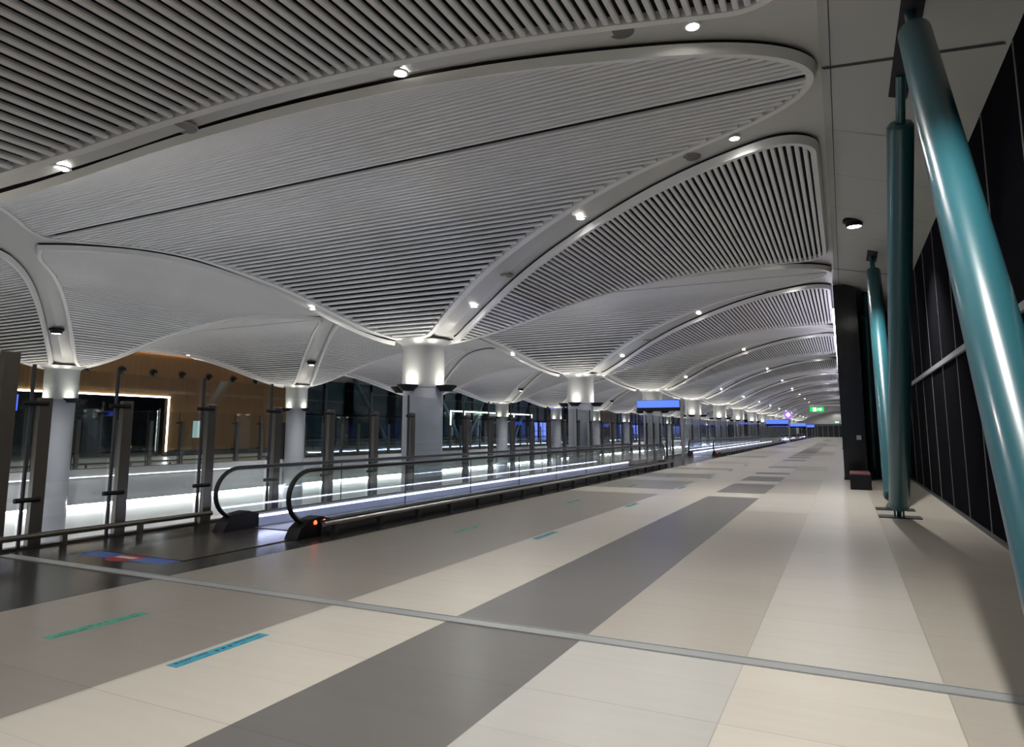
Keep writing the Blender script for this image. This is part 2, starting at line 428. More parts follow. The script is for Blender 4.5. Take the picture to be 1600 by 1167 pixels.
# flat edge slabs right and left
Y0, Y1 = YC[0]-HB, YC[-1]+HB
def zslab(x): return 6.62 - .342*x
for side in (0, 1):
    fx = (lambda x: x) if side == 0 else (lambda x: 2*XM - x)
    bm = bmesh.new()
    for a, b in ((0, 1.95),):
        v = [(fx(a), Y0, zslab(a)), (fx(a), Y1, zslab(a)), (fx(b), Y1, zslab(b)), (fx(b), Y0, zslab(b))]
        quad(bm, v); quad(bm, [(p[0], p[1], p[2]+.3) for p in v][::-1])
        quad(bm, [v[0], v[3], (v[3][0], Y0, v[3][2]+.3), (v[0][0], Y0, v[0][2]+.3)])
        quad(bm, [v[1], v[2], (v[2][0], Y1, v[2][2]+.3), (v[1][0], Y1, v[1][2]+.3)])
        quad(bm, [v[0], v[1], (v[1][0], Y1, v[1][2]+.3), (v[0][0], Y0, v[0][2]+.3)])
        quad(bm, [v[2], v[3], (v[3][0], Y0, v[3][2]+.3), (v[2][0], Y1, v[2][2]+.3)])
    struct('ceiling_slab_right' if side == 0 else 'ceiling_slab_left', bm, M['slab'])
# dark joints in the right slab, square opening for the struts
bm = bmesh.new()
def sj(x0, y0, x1, y1, w):
    d = Vector((x1-x0, y1-y0)).normalized(); nx, ny = -d.y*w/2, d.x*w/2
    P = [(x0-nx, y0-ny), (x1-nx, y1-ny), (x1+nx, y1+ny), (x0+nx, y0+ny)]
    quad(bm, [(p[0], p[1], zslab(p[0])-.004) for p in P])
for yc in YC[1:]:
    sj(.02, yc+HB+.05, 1.9, yc+HB-.9, .07)
    for dy in (-4.33, -2.17, 0, 2.17, 4.33): sj(.02, yc+dy, 1.9, yc+dy, .008)
sj(.12, Y0, .12, Y1, .012)
struct('trim_1', bm, M['joint'])

# ------------------------------------------------------------------ floors
def patch(name, pieces, zz=0, th=.3, extra=None):
    bm = bmesh.new(); mats = []
    for (x0, x1, y0, y1, m) in pieces:
        if m not in mats: mats.append(m)
        quad(bm, [(x0, y0, zz), (x1, y0, zz), (x1, y1, zz), (x0, y1, zz)], mats.index(m))
    if extra:
        x0, x1, y0, y1 = extra; k = len(mats)-1
        quad(bm, [(x0, y0, zz-th), (x0, y1, zz-th), (x1, y1, zz-th), (x1, y0, zz-th)], 0)
        quad(bm, [(x0, y0, zz), (x0, y1, zz), (x0, y1, zz-th), (x0, y0, zz-th)], 0)
        quad(bm, [(x1, y0, zz), (x1, y0, zz-th), (x1, y1, zz-th), (x1, y1, zz)], 0)
    return struct(name, bm, [M[m] for m in mats])
YS, YE = -14.0, Y1
P = []
# column bands: a list of (y0, y1, material) per x band
def band(x0, x1, segs):
    for a, b, m in segs: P.append((x0, x1, a, b, m))
band(-10.32, -9.15, [(YS, YE, 'black')])
band(-9.15, -7.3, [(YS, 5.12, 'black'), (5.12, YE, 'black')])
band(-7.3, -6.84, [(YS, YE, 'black')])
tan = [(YS, 17.4, 'tan'), (17.4, 18.9, 'cream'), (18.9, 22.2, 'tan'), (22.2, 23.85, 'pale'), (23.85, 26.1, 'tan'), (26.1, 29, 'cream'), (29, 30.4, 'tan'), (30.4, 35, 'cream'), (35, 36.6, 'beige'), (36.6, 43, 'cream'), (43, 46, 'tan'), (46, 52, 'pale'), (52, 58, 'beige'), (58, 70, 'cream'), (70, 76, 'tan'), (76, 100, 'pale'), (100, 108, 'beige'), (108, YE, 'pale')]
band(-6.84, -4.34, tan)
band(-4.34, -3.12, [(YS, 26, 'cream'), (26, YE, 'cream')])
drk = [(YS, 17.4, 'dark'), (17.4, 18.55, 'cream'), (18.55, 21.95, 'dark'), (21.95, 23.2, 'cream'), (23.2, 25.6, 'dark'), (25.6, 27.0, 'cream'), (27.0, 28.1, 'dark'), (28.1, 31.8, 'cream'), (31.8, 33.0, 'dark'), (33.0, 39.2, 'pale'), (39.2, 40.7, 'dark'), (40.7, 43.5, 'pale'), (43.5, 45.6, 'dark'), (45.6, 47.2, 'pale'), (47.2, 48.9, 'dark'), (48.9, 52, 'beige'), (52, 62, 'dark'), (62, 70, 'tan'), (70, 84, 'beige'), (84, 95, 'tan'), (95, 118, 'pale'), (118, 126, 'dark'), (126, 140, 'beige'), (140, YE, 'pale')]
band(-3.12, -1.92, drk)
band(-1.92, -.72, [(YS, 5.12, 'greystone'), (5.12, 14.6, 'beige'), (14.6, 18.9, 'pale'), (18.9, 24.5, 'beige'), (24.5, 30, 'pale'), (30, 34, 'beige'), (34, 48, 'pale'), (48, 58, 'beige'), (58, 75, 'cream'), (75, 84, 'beige'), (84, YE, 'pale')])
band(-.72, .48, [(YS, 5.12, 'cream'), (5.12, YE, 'pale')])
band(.48, 1.95, [(YS, YE, 'beige')])
patch('floor', P, 0, .35, (-10.32, 1.95, YS, YE))
# expansion joint across the floor
bm = bmesh.new()
box(bm, -9.85, 1.9, 5.10, 5.245, 0, .006)
for yy in (5.095, 5.235): box(bm, -9.85, 1.9, yy, yy+.012, .0, .011)
tag(link('expansion_joint', bm, M['jointmetal']), 'brushed grey metal expansion joint strip crossing the whole floor', 'floor strip')
# far floor and lower floor
patch('floor_far', [(2*XM-1.95, 2*XM+6.9, YS, YE, 'farfloor'), (2*XM+6.9, 2*XM+10.25, YS, YE, 'greystone')], 0, .35, (2*XM-1.95, 2*XM+10.25, YS, YE))
patch('floor_lower', [(2*XM+8, -8.5, YS, YE, 'lower')], -4.8, .3, (2*XM+8, -8.5, YS, YE))
# fascias of both slabs: sloping grey panel, cove, lit white panel
XF = 2*XM + 10.25      # -28.65
def fascia(nm, sgn, xf):
    bm = bmesh.new()
    pr = [(0, 0, 0), (0, -.3, 0), (-.12*sgn, -.34, 0), (.05*sgn, -1.42, 0), (-.18*sgn, -1.45, 0)]
    a = [(xf + p[0], p[1]) for p in pr]
    for p, q in zip(a, a[1:]): quad(bm, [(p[0], YS, p[1]), (p[0], YE, p[1]), (q[0], YE, q[1]), (q[0], YS, q[1])])
    struct('trim_%s' % nm, bm, M['fascia'])
    bm = bmesh.new(); x = xf - .18*sgn
    quad(bm, [(x, YS, -1.45), (x, YE, -1.45), (x, YE, -3.3), (x, YS, -3.3)])
    quad(bm, [(x-.02*sgn, YS, -3.3), (x-.02*sgn, YE, -3.3), (x-.02*sgn, YE, -4.8), (x-.02*sgn, YS, -4.8)], 1)
    struct('wall_void_%s' % nm, bm, [M['litwall'], M['dint']])
fascia('2', 1, XF + .015)
fascia('3', -1, -10.345)
for a in range(0, 4):
    y = YS + 17*a
    tag(link('cove_light_strip', boxm(-10.33+.06, -10.33+.16, y+.02, y+16.98, -1.52, -1.475), M['ledc']),
        f'white cove light under the near ledge of the void, {ordk(a)} length from the camera', 'strip light', 'cove lights under the near ledge')
for a in range(0, 12):
    y = YS + 17*a
    tag(link('cove_light_strip', boxm(XF-.16, XF-.06, y+.02, min(y+16.98, YE), -1.52, -1.475), M['ledc']),
        f'white cove light under the far ledge, {ordk(a)} length from the camera', 'strip light', 'cove lights under the far ledge')
    tag(link('ledge_light_strip', boxm(XF+.02, XF+.035, y+.02, min(y+16.98, YE), -.335, -.315), M['ledf']),
        f'thin white light line on the far floor edge, {ordk(a)} length from the camera', 'strip light', 'light lines along the far floor edge')

# ------------------------------------------------------------------ walls
# right: dark glazing with mullions and transom
w = struct('wall_right', boxm(1.95, 2.15, Y0, YE, -.35, zslab(1.95)+.3), M['dwall'])
bm = bmesh.new(); y = 12.73 - 1.98*12
while y < YE:
    box(bm, 1.94, 1.952, y-.014, y+.014, 0, 5.95); y += 1.98
struct('trim_4', bm, M['mull'])
struct('trim_5', boxm(1.9, 1.95, Y0, YE, 2.96, 3.06), M['transom'])
struct('baseboard_right', boxm(1.9, 1.95, Y0, YE, 0, .05), M['plate'])
# left: wood wall with doorway, then night glazing
XW = 2*XM + .1         # -38.8
bm = bmesh.new()
Z2 = 3.68
for a in ((YS, 17.0, -.3, 6.7), (29.1, 41.2, -.3, 6.7), (17.0, 29.1, Z2, 6.7)): box(bm, XW-.3, XW, *a)
box(bm, 2*XM-1.9, XW-.3, 40.9, 41.2, -.3, 6.7)
struct('wall_left', bm, M['wood'])
struct('baseboard_left', boxm(XW, XW+.03, 29.2, 41.2, 0, .32), M['dint'])
bm = bmesh.new()
box(bm, XW-5, XW-4.8, 14, 32, -.3, 4.2); box(bm, XW-5, XW-.3, 31.8, 32, -.3, 4.2); box(bm, XW-5, XW-.3, 13.8, 14, -.3, 4.2)
box(bm, XW-5, XW-.3, 14, 32, 4.0, 4.2); box(bm, XW-5, XW-.3, 14, 32, -.3, -.02)
for yy in (18.5, 20.5, 22.2, 24.6, 26.4): box(bm, XW-2.6, XW-2.45, yy, yy+.18, 0, 3.4)
struct('wall_left_room', bm, M['dint'])
# light outline of the doorway
bm = bmesh.new()
box(bm, XW, XW+.06, 17.0, 29.2, Z2+.0, Z2+.08); box(bm, XW, XW+.06, 29.1, 29.17, .3, Z2)
tag(link('doorway_light_frame', bm, M['ledw']), 'white light outline around the dark doorway in the wood wall', 'light frame')
rt = thing('doorway_glass', 'clear glass screen standing inside the lit doorway of the wood wall', 'glass screen', (XW-.45, 23, 0))
bm = bmesh.new(); box(bm, -.01, .01, -5.9, 5.9, 0, 2.9); link('pane', bm, M['glass'], rt)
bm = bmesh.new()
for y in (-5.9, -2.9, 0, 2.9, 5.85): box(bm, -.03, .03, y, y+.05, 0, 3.0)
link('glazing_bar', bm, M['bronze'], rt)
g = text_mesh('D7', .42, 'gate_number_sign', M['yellow'], None, (XW-2.4, 28.0, .35), (pi/2, 0, pi/2)); g.parent = None
tag(g, 'yellow gate letters low down inside the dark doorway', 'sign')
tag(link('cove_light_strip', boxm(XW+.01, XW+.07, 6, 41, 6.48, 6.53), M['warm']), 'warm strip light grazing the top of the wood wall', 'strip light')
# ball nozzles
proto = None
for i, (y, z) in enumerate(((25.84, 5.22), (27.9, 5.23), (29.96, 5.23), (32.05, 5.24), (34.1, 5.24), (36.15, 5.24), (23.8, 5.22))):
    lb = 'black ball nozzle on the wood wall, ' + (['leftmost in view beside the near column', 'second from the left', 'third from the left', 'fourth from the left', 'fifth from the left', 'sixth from the left, next to the second column', 'hidden partly above the near column'][i])
    if proto is None:
        o = thing('air_nozzle', lb, 'air nozzle', (XW, y, z), 0, 'ball air nozzles on the wood wall'); proto = o
        bm = bmesh.new(); bmesh.ops.create_uvsphere(bm, u_segments=20, v_segments=12, radius=.2); bmesh.ops.translate(bm, vec=(.12, 0, 0), verts=bm.verts)
        link('nozzle_ball', bm, M['blackp'], o, True)
        bm = bmesh.new(); lathe(bm, [(.25, 0), (.25, .03), (.2, .05)], 24); bmesh.ops.rotate(bm, verts=bm.verts, matrix=Matrix.Rotation(pi/2, 3, 'Y'))
        link('collar', bm, M['darkclad'], o, True)
        bm = bmesh.new(); lathe(bm, [(.07, .26), (.08, .325), (.06, .325), (.05, .27)], 20, cap=False); bmesh.ops.rotate(bm, verts=bm.verts, matrix=Matrix.Rotation(pi/2+.35, 3, 'Y'))
        link('nozzle_mouth', bm, M['steel'], o, True)
    else:
        o = copy_tree(proto); o.location = (XW, y, z); o['label'] = lb
o = thing('wall_notice', 'pale blue rectangular notice on the wood wall', 'notice', (XW, 31.4, 1.15))
link('notice_panel', bev(boxm(.0, .03, -.36, .36, 0, 1.1), .006), M['paleblue'], o)
link('notice_border', boxm(.0, .015, -.39, .39, -.03, 1.13), M['bronze'], o)
# night glazing of the far facade
struct('window_1', boxm(2*XM-2.1, 2*XM-1.95, 41.2, YE, -.35, 6.4), M['fglass'])
bm = bmesh.new(); y = 42.5; q = 0
while y < YE:
    box(bm, 2*XM-1.95, 2*XM-1.8, y-.04, y+.04, 0, 6.0)
    if q % 2 == 0: box(bm, 2*XM-1.95, 2*XM-1.75, y-.5, y+.5, 0, 6.0)
    y += 3.3; q += 1
box(bm, 2*XM-1.95, 2*XM-1.87, 41.2, YE, 2.95, 3.05)
box(bm, 2*XM-1.95, 2*XM-1.8, 41.2, YE, 1.0, 1.06)
struct('window_2', bm, M['dwall'])
# wood block farther along
struct('wall_far_block', boxm(XW-.3, XW, 100, 124, -.3, 6.7), M['wood'])
# blue lit windows
bw = 0
for (ya, yb, n) in ((84.5, 93.5, 3), (130, 141, 3), (126, 128.5, 1), (164, 184, 4), (150, 156, 2), (100.5, 106, 2)):
    for k in range(n):
        ww = (yb-ya)/n
        o = thing('lit_window', '-', 'window', (XW+.05, ya+ww*(k+.5), 0), 0, 'blue lit windows along the far facade')
        o['label'] = f'bright blue lit glass pane along the far facade, {ordk(bw)} of the blue panes'
        bm = bmesh.new(); box(bm, 0, .03, -ww*.42, ww*.42, .25, 2.75)
        link('pane', bm, M['bluewin'], o)
        bm = bmesh.new()
        for t in (-.44, -.02, .40): box(bm, -.01, .07, ww*t, ww*t+.12, .1, 2.9)
        box(bm, -.01, .07, -ww*.42, ww*.42, 1.55, 1.62)
        link('window_frame', bm, M['dwall'], o); bw += 1
# white light outlines of the glass lobby across the void
bm = bmesh.new()
for ya, yb in ((62.9, 65.9), (65.9, 71.7), (71.7, 78.6), (78.6, 84.2)):
    box(bm, XW+.5, XW+.6, ya, yb, 3.68, 3.8)
for ya in (62.9, 65.9, 71.7, 78.6, 84.2): box(bm, XW+.5, XW+.58, ya, ya+.12, 0, 3.75)
tag(link('lobby_light_frame', bm, M['ledf']), 'thin white light outline of a glass lobby on the far side between columns', 'light frame')
# right-hand dark cladding wall beyond the struts
struct('wall_dark_cladding', boxm(-.07, .62, 25.0, YE, 0, zslab(.3)), M['bwall'])
bm = bmesh.new()
box(bm, -.1, -.07, 25.0, YE, 1.0, 1.05); box(bm, -.1, -.07, 25.0, YE, .0, .1); box(bm, -.1, -.07, 25, YE, 3.3, 3.35)
struct('trim_6', bm, M['transom'])
for i, (ya, yb) in enumerate(((25.05, 47), (58, 66), (71, 76), (84, 92), (104, 112))):
    tag(link('wall_light_strip', boxm(-.13, -.07, ya, yb, 5.62, 5.72), M['ledv']),
        f'violet white strip light along the top of the black wall, {ordk(i)} length from the camera', 'strip light', 'strip lights on the black wall')
o = thing('plinth_bench', 'low black box with a dark red top at the foot of the black wall', 'bench', (.33, 21.6, 0))
link('plinth', bev(boxm(-.26, .26, -.62, .62, 0, .4), .01), M['blackp'], o)
link('seat_pad', bev(boxm(-.25, .25, -.6, .6, .4, .45), .015), M['redtop'], o)
o = thing('wall_call_point', 'small white square device on the black wall', 'wall device', (.42, 25.0, 1.38))
link('cover', bev(boxm(-.07, .07, -.03, -.001, -.07, .07), .01), M['stwhite'], o)
# end wall of the concourse
bm = bmesh.new(); box(bm, 2*XM-2, 2.1, YE, YE+.3, -4.8, 7.2)
struct('wall_back', bm, M['dint'])
struct('wall_back_upper', boxm(2*XM-2, 2.1, YE-.12, YE-.01, 3.3, 7.2), M['white'])
bm = bmesh.new()
for x in [-10+1.25*k for k in range(9)]: box(bm, x, x+.12, YE-.1, YE, 0, 3.0)
box(bm, -10, 0, YE-.1, YE, 2.9, 3.1)
struct('door_1', bm, M['steel'])

# ------------------------------------------------------------------ columns
def column_proto(r_shaft, power):
    o = thing('round_column', '-', 'column')
    link('shaft', lathe(bmesh.new(), [(r_shaft, -4.8), (r_shaft, 2.84)], 48), M['shaft'], o, True)
    bm = lathe(bmesh.new(), [(.55, 2.80), (.605, 2.82), (.605, 3.98), (.64, 4.06), (.8, 4.16)], 48, cap=False)
    link('drum', bm, M['drum'], o, True)
    for k in range(4):
        a = k*pi/2
        br = link('uplight_bracket', lathe(bmesh.new(), [(.17, 2.70), (.2, 2.75), (.29, 2.83), (.3, 2.87), (.25, 2.87), (.22, 2.845)], 28), M['blackp'], o, True)
        br.location = (.78*cos(a), .78*sin(a), 0)
        link('uplight_lens', lathe(bmesh.new(), [(.2, 2.848), (.2, 2.856)], 24), M['upl'], br)
        arm = link('bracket_arm', boxm(-.3, -.1, -.05, .05, 2.74, 2.8), M['blackp'], br); arm.rotation_euler = (0, 0, a)
        if True:
            l = lamp('SPOT', 'uplight_lamp', (-.06*cos(a), -.06*sin(a), 2.89), power, (1, .95, .82), br, (pi, 0, 0), .08, 165, .8)
    return o
cpA = column_proto(.575, 15); cpL = column_proto(.53, 9)
for i, yc in enumerate(YC):
    for row, x, pr in (('near', XR, cpA), ('far', XL, cpL)):
        o = pr if i == 0 else copy_tree(pr)
        o.location = (x, yc, 0)
        pos = 'behind the camera' if i == 0 else ('just left of the frame' if i == 1 else f'{ordk(i-2)} in view')
        o['label'] = f'round grey column with uplight brackets, {"beside the walkways" if row=="near" else "across the void"}, {pos}'
        o['group'] = 'round columns beside the walkways' if row == 'near' else 'round columns across the void'

# ------------------------------------------------------------------ ceiling lamps and speakers
def rib_pt(x, sg, yc):          # point on groin centre
    d = dgr(x); return Vector((x, yc + sg*d, FZ(d) + .19))
def downlight_proto(power, spot=150):
    o = thing('recessed_downlight', '-', 'downlight')
    link('trim_ring', lathe(bmesh.new(), [(.075, .01), (.105, .0), (.11, -.012), (.08, -.02), (.075, 0)], 24, cap=False), M['frame'], o, True)
    link('lens', lathe(bmesh.new(), [(.078, -.012), (.078, -.006)], 24), M['lens'], o)
    lamp('SPOT', 'downlight_lamp', (0, 0, -.03), power, (1, .975, .94), o, (0, 0, 0), .06, spot, .5)
    return o
def surf_proto(power):
    o = thing('surface_downlight', '-', 'downlight')
    link('housing', lathe(bmesh.new(), [(.24, .03), (.24, -.03), (.19, -.07), (.165, -.16), (.15, -.16), (.15, -.1)], 28), M['blackp'], o, True)
    link('lens', lathe(bmesh.new(), [(.145, -.15), (.145, -.14)], 24), M['lens'], o)
    lamp('SPOT', 'downlight_lamp', (0, 0, -.18), power, (1, .975, .94), o, (0, 0, 0), .08, 105, .7)
    return o
def speaker_proto():
    o = thing('ceiling_speaker', '-', 'speaker')
    link('grille', lathe(bmesh.new(), [(.02, -.012), (.14, -.012), (.15, 0), (.15, .01)], 28), M['speaker'], o, True)
    link('rim', lathe(bmesh.new(), [(.15, .012), (.15, -.012), (.165, -.012), (.165, .012)], 28, cap=False), M['slab'], o, True)
    return o
dl = None; sf = None; spk = None
def put(pr, x, y, z, label, group, first):
    o = pr if first else copy_tree(pr)
    o.location = (x, y, z); o['label'] = label; o['group'] = group
    return o
srp = surf_proto(800); dlp = downlight_proto(108); sfp = surf_proto(600); spp = speaker_proto()
f1 = f2 = f3 = True
pos_w = {-1.4: 'next to the slab', -4.75: 'halfway down', -8.35: 'low down'}
for i, yc in enumerate(YC):
    cl = 'behind the camera' if i == 0 else f'at the {ordk(i-1)} column line'
    for sg, rn in ((1, 'far'), (-1, 'near')):
        for x in (-1.4, -4.75, -8.35):
            p = rib_pt(x, sg, yc) - Vector((0, .07*sg, 0))*(1 if sg > 0 and x < -8 else 0)
            put(dlp, p.x, p.y, p.z, f'small downlight {pos_w[x]}, {rn} right-hand rib {cl}', 'downlights in the right-hand ribs', f1); f1 = False
        for x in (-2.2, -7.1):
            p = rib_pt(x, sg, yc) - Vector((0, .07*sg, 0))
            put(spp, p.x, p.y, p.z, f'round speaker {"high up" if x > -5 else "low down"} on the {rn} right-hand rib {cl}', 'round speakers in the ribs', f3); f3 = False
        p = rib_pt(XR-2.6, sg, yc)
        put(dlp, p.x, p.y, p.z, f'small downlight on the {rn} void-side rib {cl}', 'downlights in the void ribs', False)
        for x in (XL-5.5,):
            p = rib_pt(x, sg, yc)
            put(dlp, p.x, p.y, p.z, f'small downlight on the {rn} outer left rib {cl}', 'downlights in the far ribs', False)
        if sg < 0:
            p = rib_pt(XL+2.85, sg, yc)
            put(sfp, p.x, p.y, p.z, f'black surface downlight on the left-row rib {cl}', 'black surface downlights on the far ribs', f2); f2 = False
for i, yc in enumerate(YC[1:]):
    x = .49; put(srp, x, yc + .9, zslab(x)+.02, f'black surface downlight under the right edge slab, {ordk(i)} from the camera', 'black surface downlights on the right slab', i == 0)

# ------------------------------------------------------------------ teal struts
def strut(base, top, r, pin0, pin1, label, plate=True, group=None):
    """base / top: ends of the fat tube; pins continue to pin0 (floor) and pin1 (ceiling)"""
    b, t = Vector(base), Vector(top); d = (t-b).normalized()
    o = thing('steel_strut', label, 'strut', tuple(pin0), 0, group)
    L = lambda v: Vector(v) - Vector(pin0)
    bm = bmesh.new(); tube(bm, L(b), L(t), r, 40); link('tube', bm, M['teal'], o, True)
    bm = bmesh.new(); tube(bm, L(b - d*.05), L(b), r*.95, 40, r*1.05); tube(bm, L(b-d*.0), L(b+d*.04), r*1.03, 40); link('lower_cap', bm, M['teal'], o, True)
    bm = bmesh.new(); tube(bm, L(t), L(t + d*.05), r*1.0, 40, r*.8); link('upper_cap', bm, M['teal'], o, True)
    bm = bmesh.new(); tube(bm, L(t), L(pin1), r*.36, 16); link('upper_pin', bm, M['teal'], o, True)
    bm = bmesh.new(); tube(bm, L(b), L(Vector(pin0) + Vector((0, 0, .02))), r*.3, 20, r*.22)
    link('lower_pin', bm, M['teal'], o, True)
    bm = bmesh.new()
    for s in (-1, 1): box(bm, s*r*.42-.015, s*r*.42+.015, -.09, .09, 0.01, .3)
    link('gusset', bm, M['teal'], o)
    if plate:
        link('base_plate', boxm(-.34, .36, -.22, .22, 0, .018), M['plate'], o)
    return o
def along(p0, p1, z): 
    p0, p1 = Vector(p0), Vector(p1); return p0 + (p1-p0)*((z-p0.z)/(p1.z-p0.z))
R1 = .2
f0, f1_ = (.83, 14.72, 0), (.95, 9.83, 6.29)
strut(along(f0, f1_, .27), along(f0, f1_, 5.76), .168, f0, f1_, 'upright-looking teal steel strut standing on the dark plate by the glazed wall', True, 'teal steel struts')
f0, f1_ = (.83, 3.25, 0), (.94, 8.33, 6.29)
strut(along(f0, f1_, .27), along(f0, f1_, 5.86), .160, f0, f1_, 'largest teal steel strut, leaning, cut by the right edge of the photo', True, 'teal steel struts')
f0, f1_ = (.83, 16.1, 0), (.95, 20.3, 6.29)
strut(along(f0, f1_, .27), along(f0, f1_, 5.8), .175, f0, f1_, 'teal steel strut leaning away just behind the upright one', True, 'teal steel struts')
f0, f1_ = (.86, 26.7, 0), (.93, 25.9, 6.29)
strut(along(f0, f1_, .27), along(f0, f1_, 5.5), .19, f0, f1_, 'farthest teal steel strut, beside the black cladding wall', True, 'teal steel struts')
# dark pockets around the upper pins
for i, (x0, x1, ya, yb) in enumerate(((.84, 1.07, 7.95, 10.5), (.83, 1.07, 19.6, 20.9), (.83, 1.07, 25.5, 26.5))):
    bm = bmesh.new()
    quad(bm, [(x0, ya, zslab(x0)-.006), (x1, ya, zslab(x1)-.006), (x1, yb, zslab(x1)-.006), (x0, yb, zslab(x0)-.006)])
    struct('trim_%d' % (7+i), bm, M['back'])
# struts on the far facade
XT = 2*XM - .9
k = 0
for (yb, yt) in ((54.2, 48.4), (55.2, 60.6), (68.1, 62.2), (68.9, 74.2), (80.8, 75.2), (81.3, 86.8), (107, 101), (108, 113.5)):
    strut(along((XT, yb, 0), (XT, yt, 6.5), .25), along((XT, yb, 0), (XT, yt, 6.5), 6.3), .19, (XT, yb, 0), (XT, yt, 6.5),
          f'teal steel strut in front of the far night glazing, {ordk(k)} from the camera', False, 'teal struts of the far facade'); k += 1

# ------------------------------------------------------------------ glass barriers
def barrier(x, sgn, label, posts, y_end, mirror=False):
    o = thing('glass_barrier', label, 'barrier', (x, 0, 0))
    n = 0; rest = bmesh.new(); has = False
    proto = None
    for y in posts:
        if n < 96:
            if proto is None:
                bm = bev(boxm(-.05, .05, -.085, .085, 0, 2.06), .008)
                p = link('post', bm, M['bronze'], o); proto = p
                bm = bmesh.new()
                box(bm, -.01*1, .03, -.2, -.165, 0, 2.52); link('fin', bm, M['plate'], p)
                for z in (.66, 1.98):
                    bm = bmesh.new(); tube(bm, (.045*sgn, -.30, z), (.045*sgn, .02, z), .033, 12)
                    link('clamp', bm, M['blackp'], p, True)
            else: p = copy_tree(proto, o)
            p.location = (0, y, 0)
        else:
            box(rest, -.05, .05, y-.085, y+.085, 0, 2.06); has = True
        n += 1
    if has: tag(link('post', rest, M['bronze'], o), kind='stuff')
    bm = bmesh.new(); m = 0
    ys = posts + [y_end]
    for a, b in zip(ys, ys[1:]):
        box(bm, -.075*sgn - .006, -.075*sgn + .006, a-.15, min(b, a+3.3)-.2, .1, 2.5)
    link('glass_panels', bm, M['glass'], o)
    link('base_channel', boxm(min(-.12*sgn, .02*sgn), max(-.12*sgn, .02*sgn), -8, y_end, 0, .035), M['bronze'], o)
    return o
posts = [-6.9 + 1.56*k for k in range(8)] + [5.65, 6.87, 8.45, 10.03, 11.6, 13.17, 14.72] + [17.55 + 1.585*k for k in range(17)] + [44.6 + 3.25*k for k in range(40)]
posts = [p for p in posts if p < 172]
nb_ = barrier(-10.12, 1, 'long clear glass barrier with bronze posts along the edge of the void behind the walkways', posts, 173)
fposts = [-4.1 + 1.66*k for k in range(106)]
barrier(2*XM+10.12, -1, 'long clear glass barrier with bronze posts on the far side of the void', fposts, 172)
# taller dark end post, near left
o = link('end_post', bev(boxm(.01, .13, 5.02, 5.22, 0, 2.66), .008), M['bronze'], nb_)
o['label'] = 'taller dark flat post at the left end'
# low bumper rail in front of the barrier
o = thing('bumper_rail', 'low tubular bumper rail in front of the glass barrier at the left edge', 'rail', (-9.92, 0, 0))
bm = bmesh.new(); tube(bm, (0, -6, .19), (0, 8.42, .19), .04, 16); link('rail_tube', bm, M['bronze'], o, True)
for y in (-4.2, -2.2, -.2, 1.9, 4.0, 5.95, 7.1, 8.2):
    link('stanchion', bev(boxm(-.035, .035, y-.035, y+.035, 0, .21), .006), M['bronze'], o)
# far side low rail
o = thing('bumper_rail', 'low tubular rail running along the far side glass barrier', 'rail', (2*XM+9.95, 0, 0))
bm = bmesh.new(); tube(bm, (0, 0, .2), (0, 60, .2), .04, 12); link('rail_tube', bm, M['bronze'], o, True)
for k in range(30): link('stanchion', boxm(-.03, .03, k*2.0, k*2.0+.07, 0, .2), M['bronze'], o)

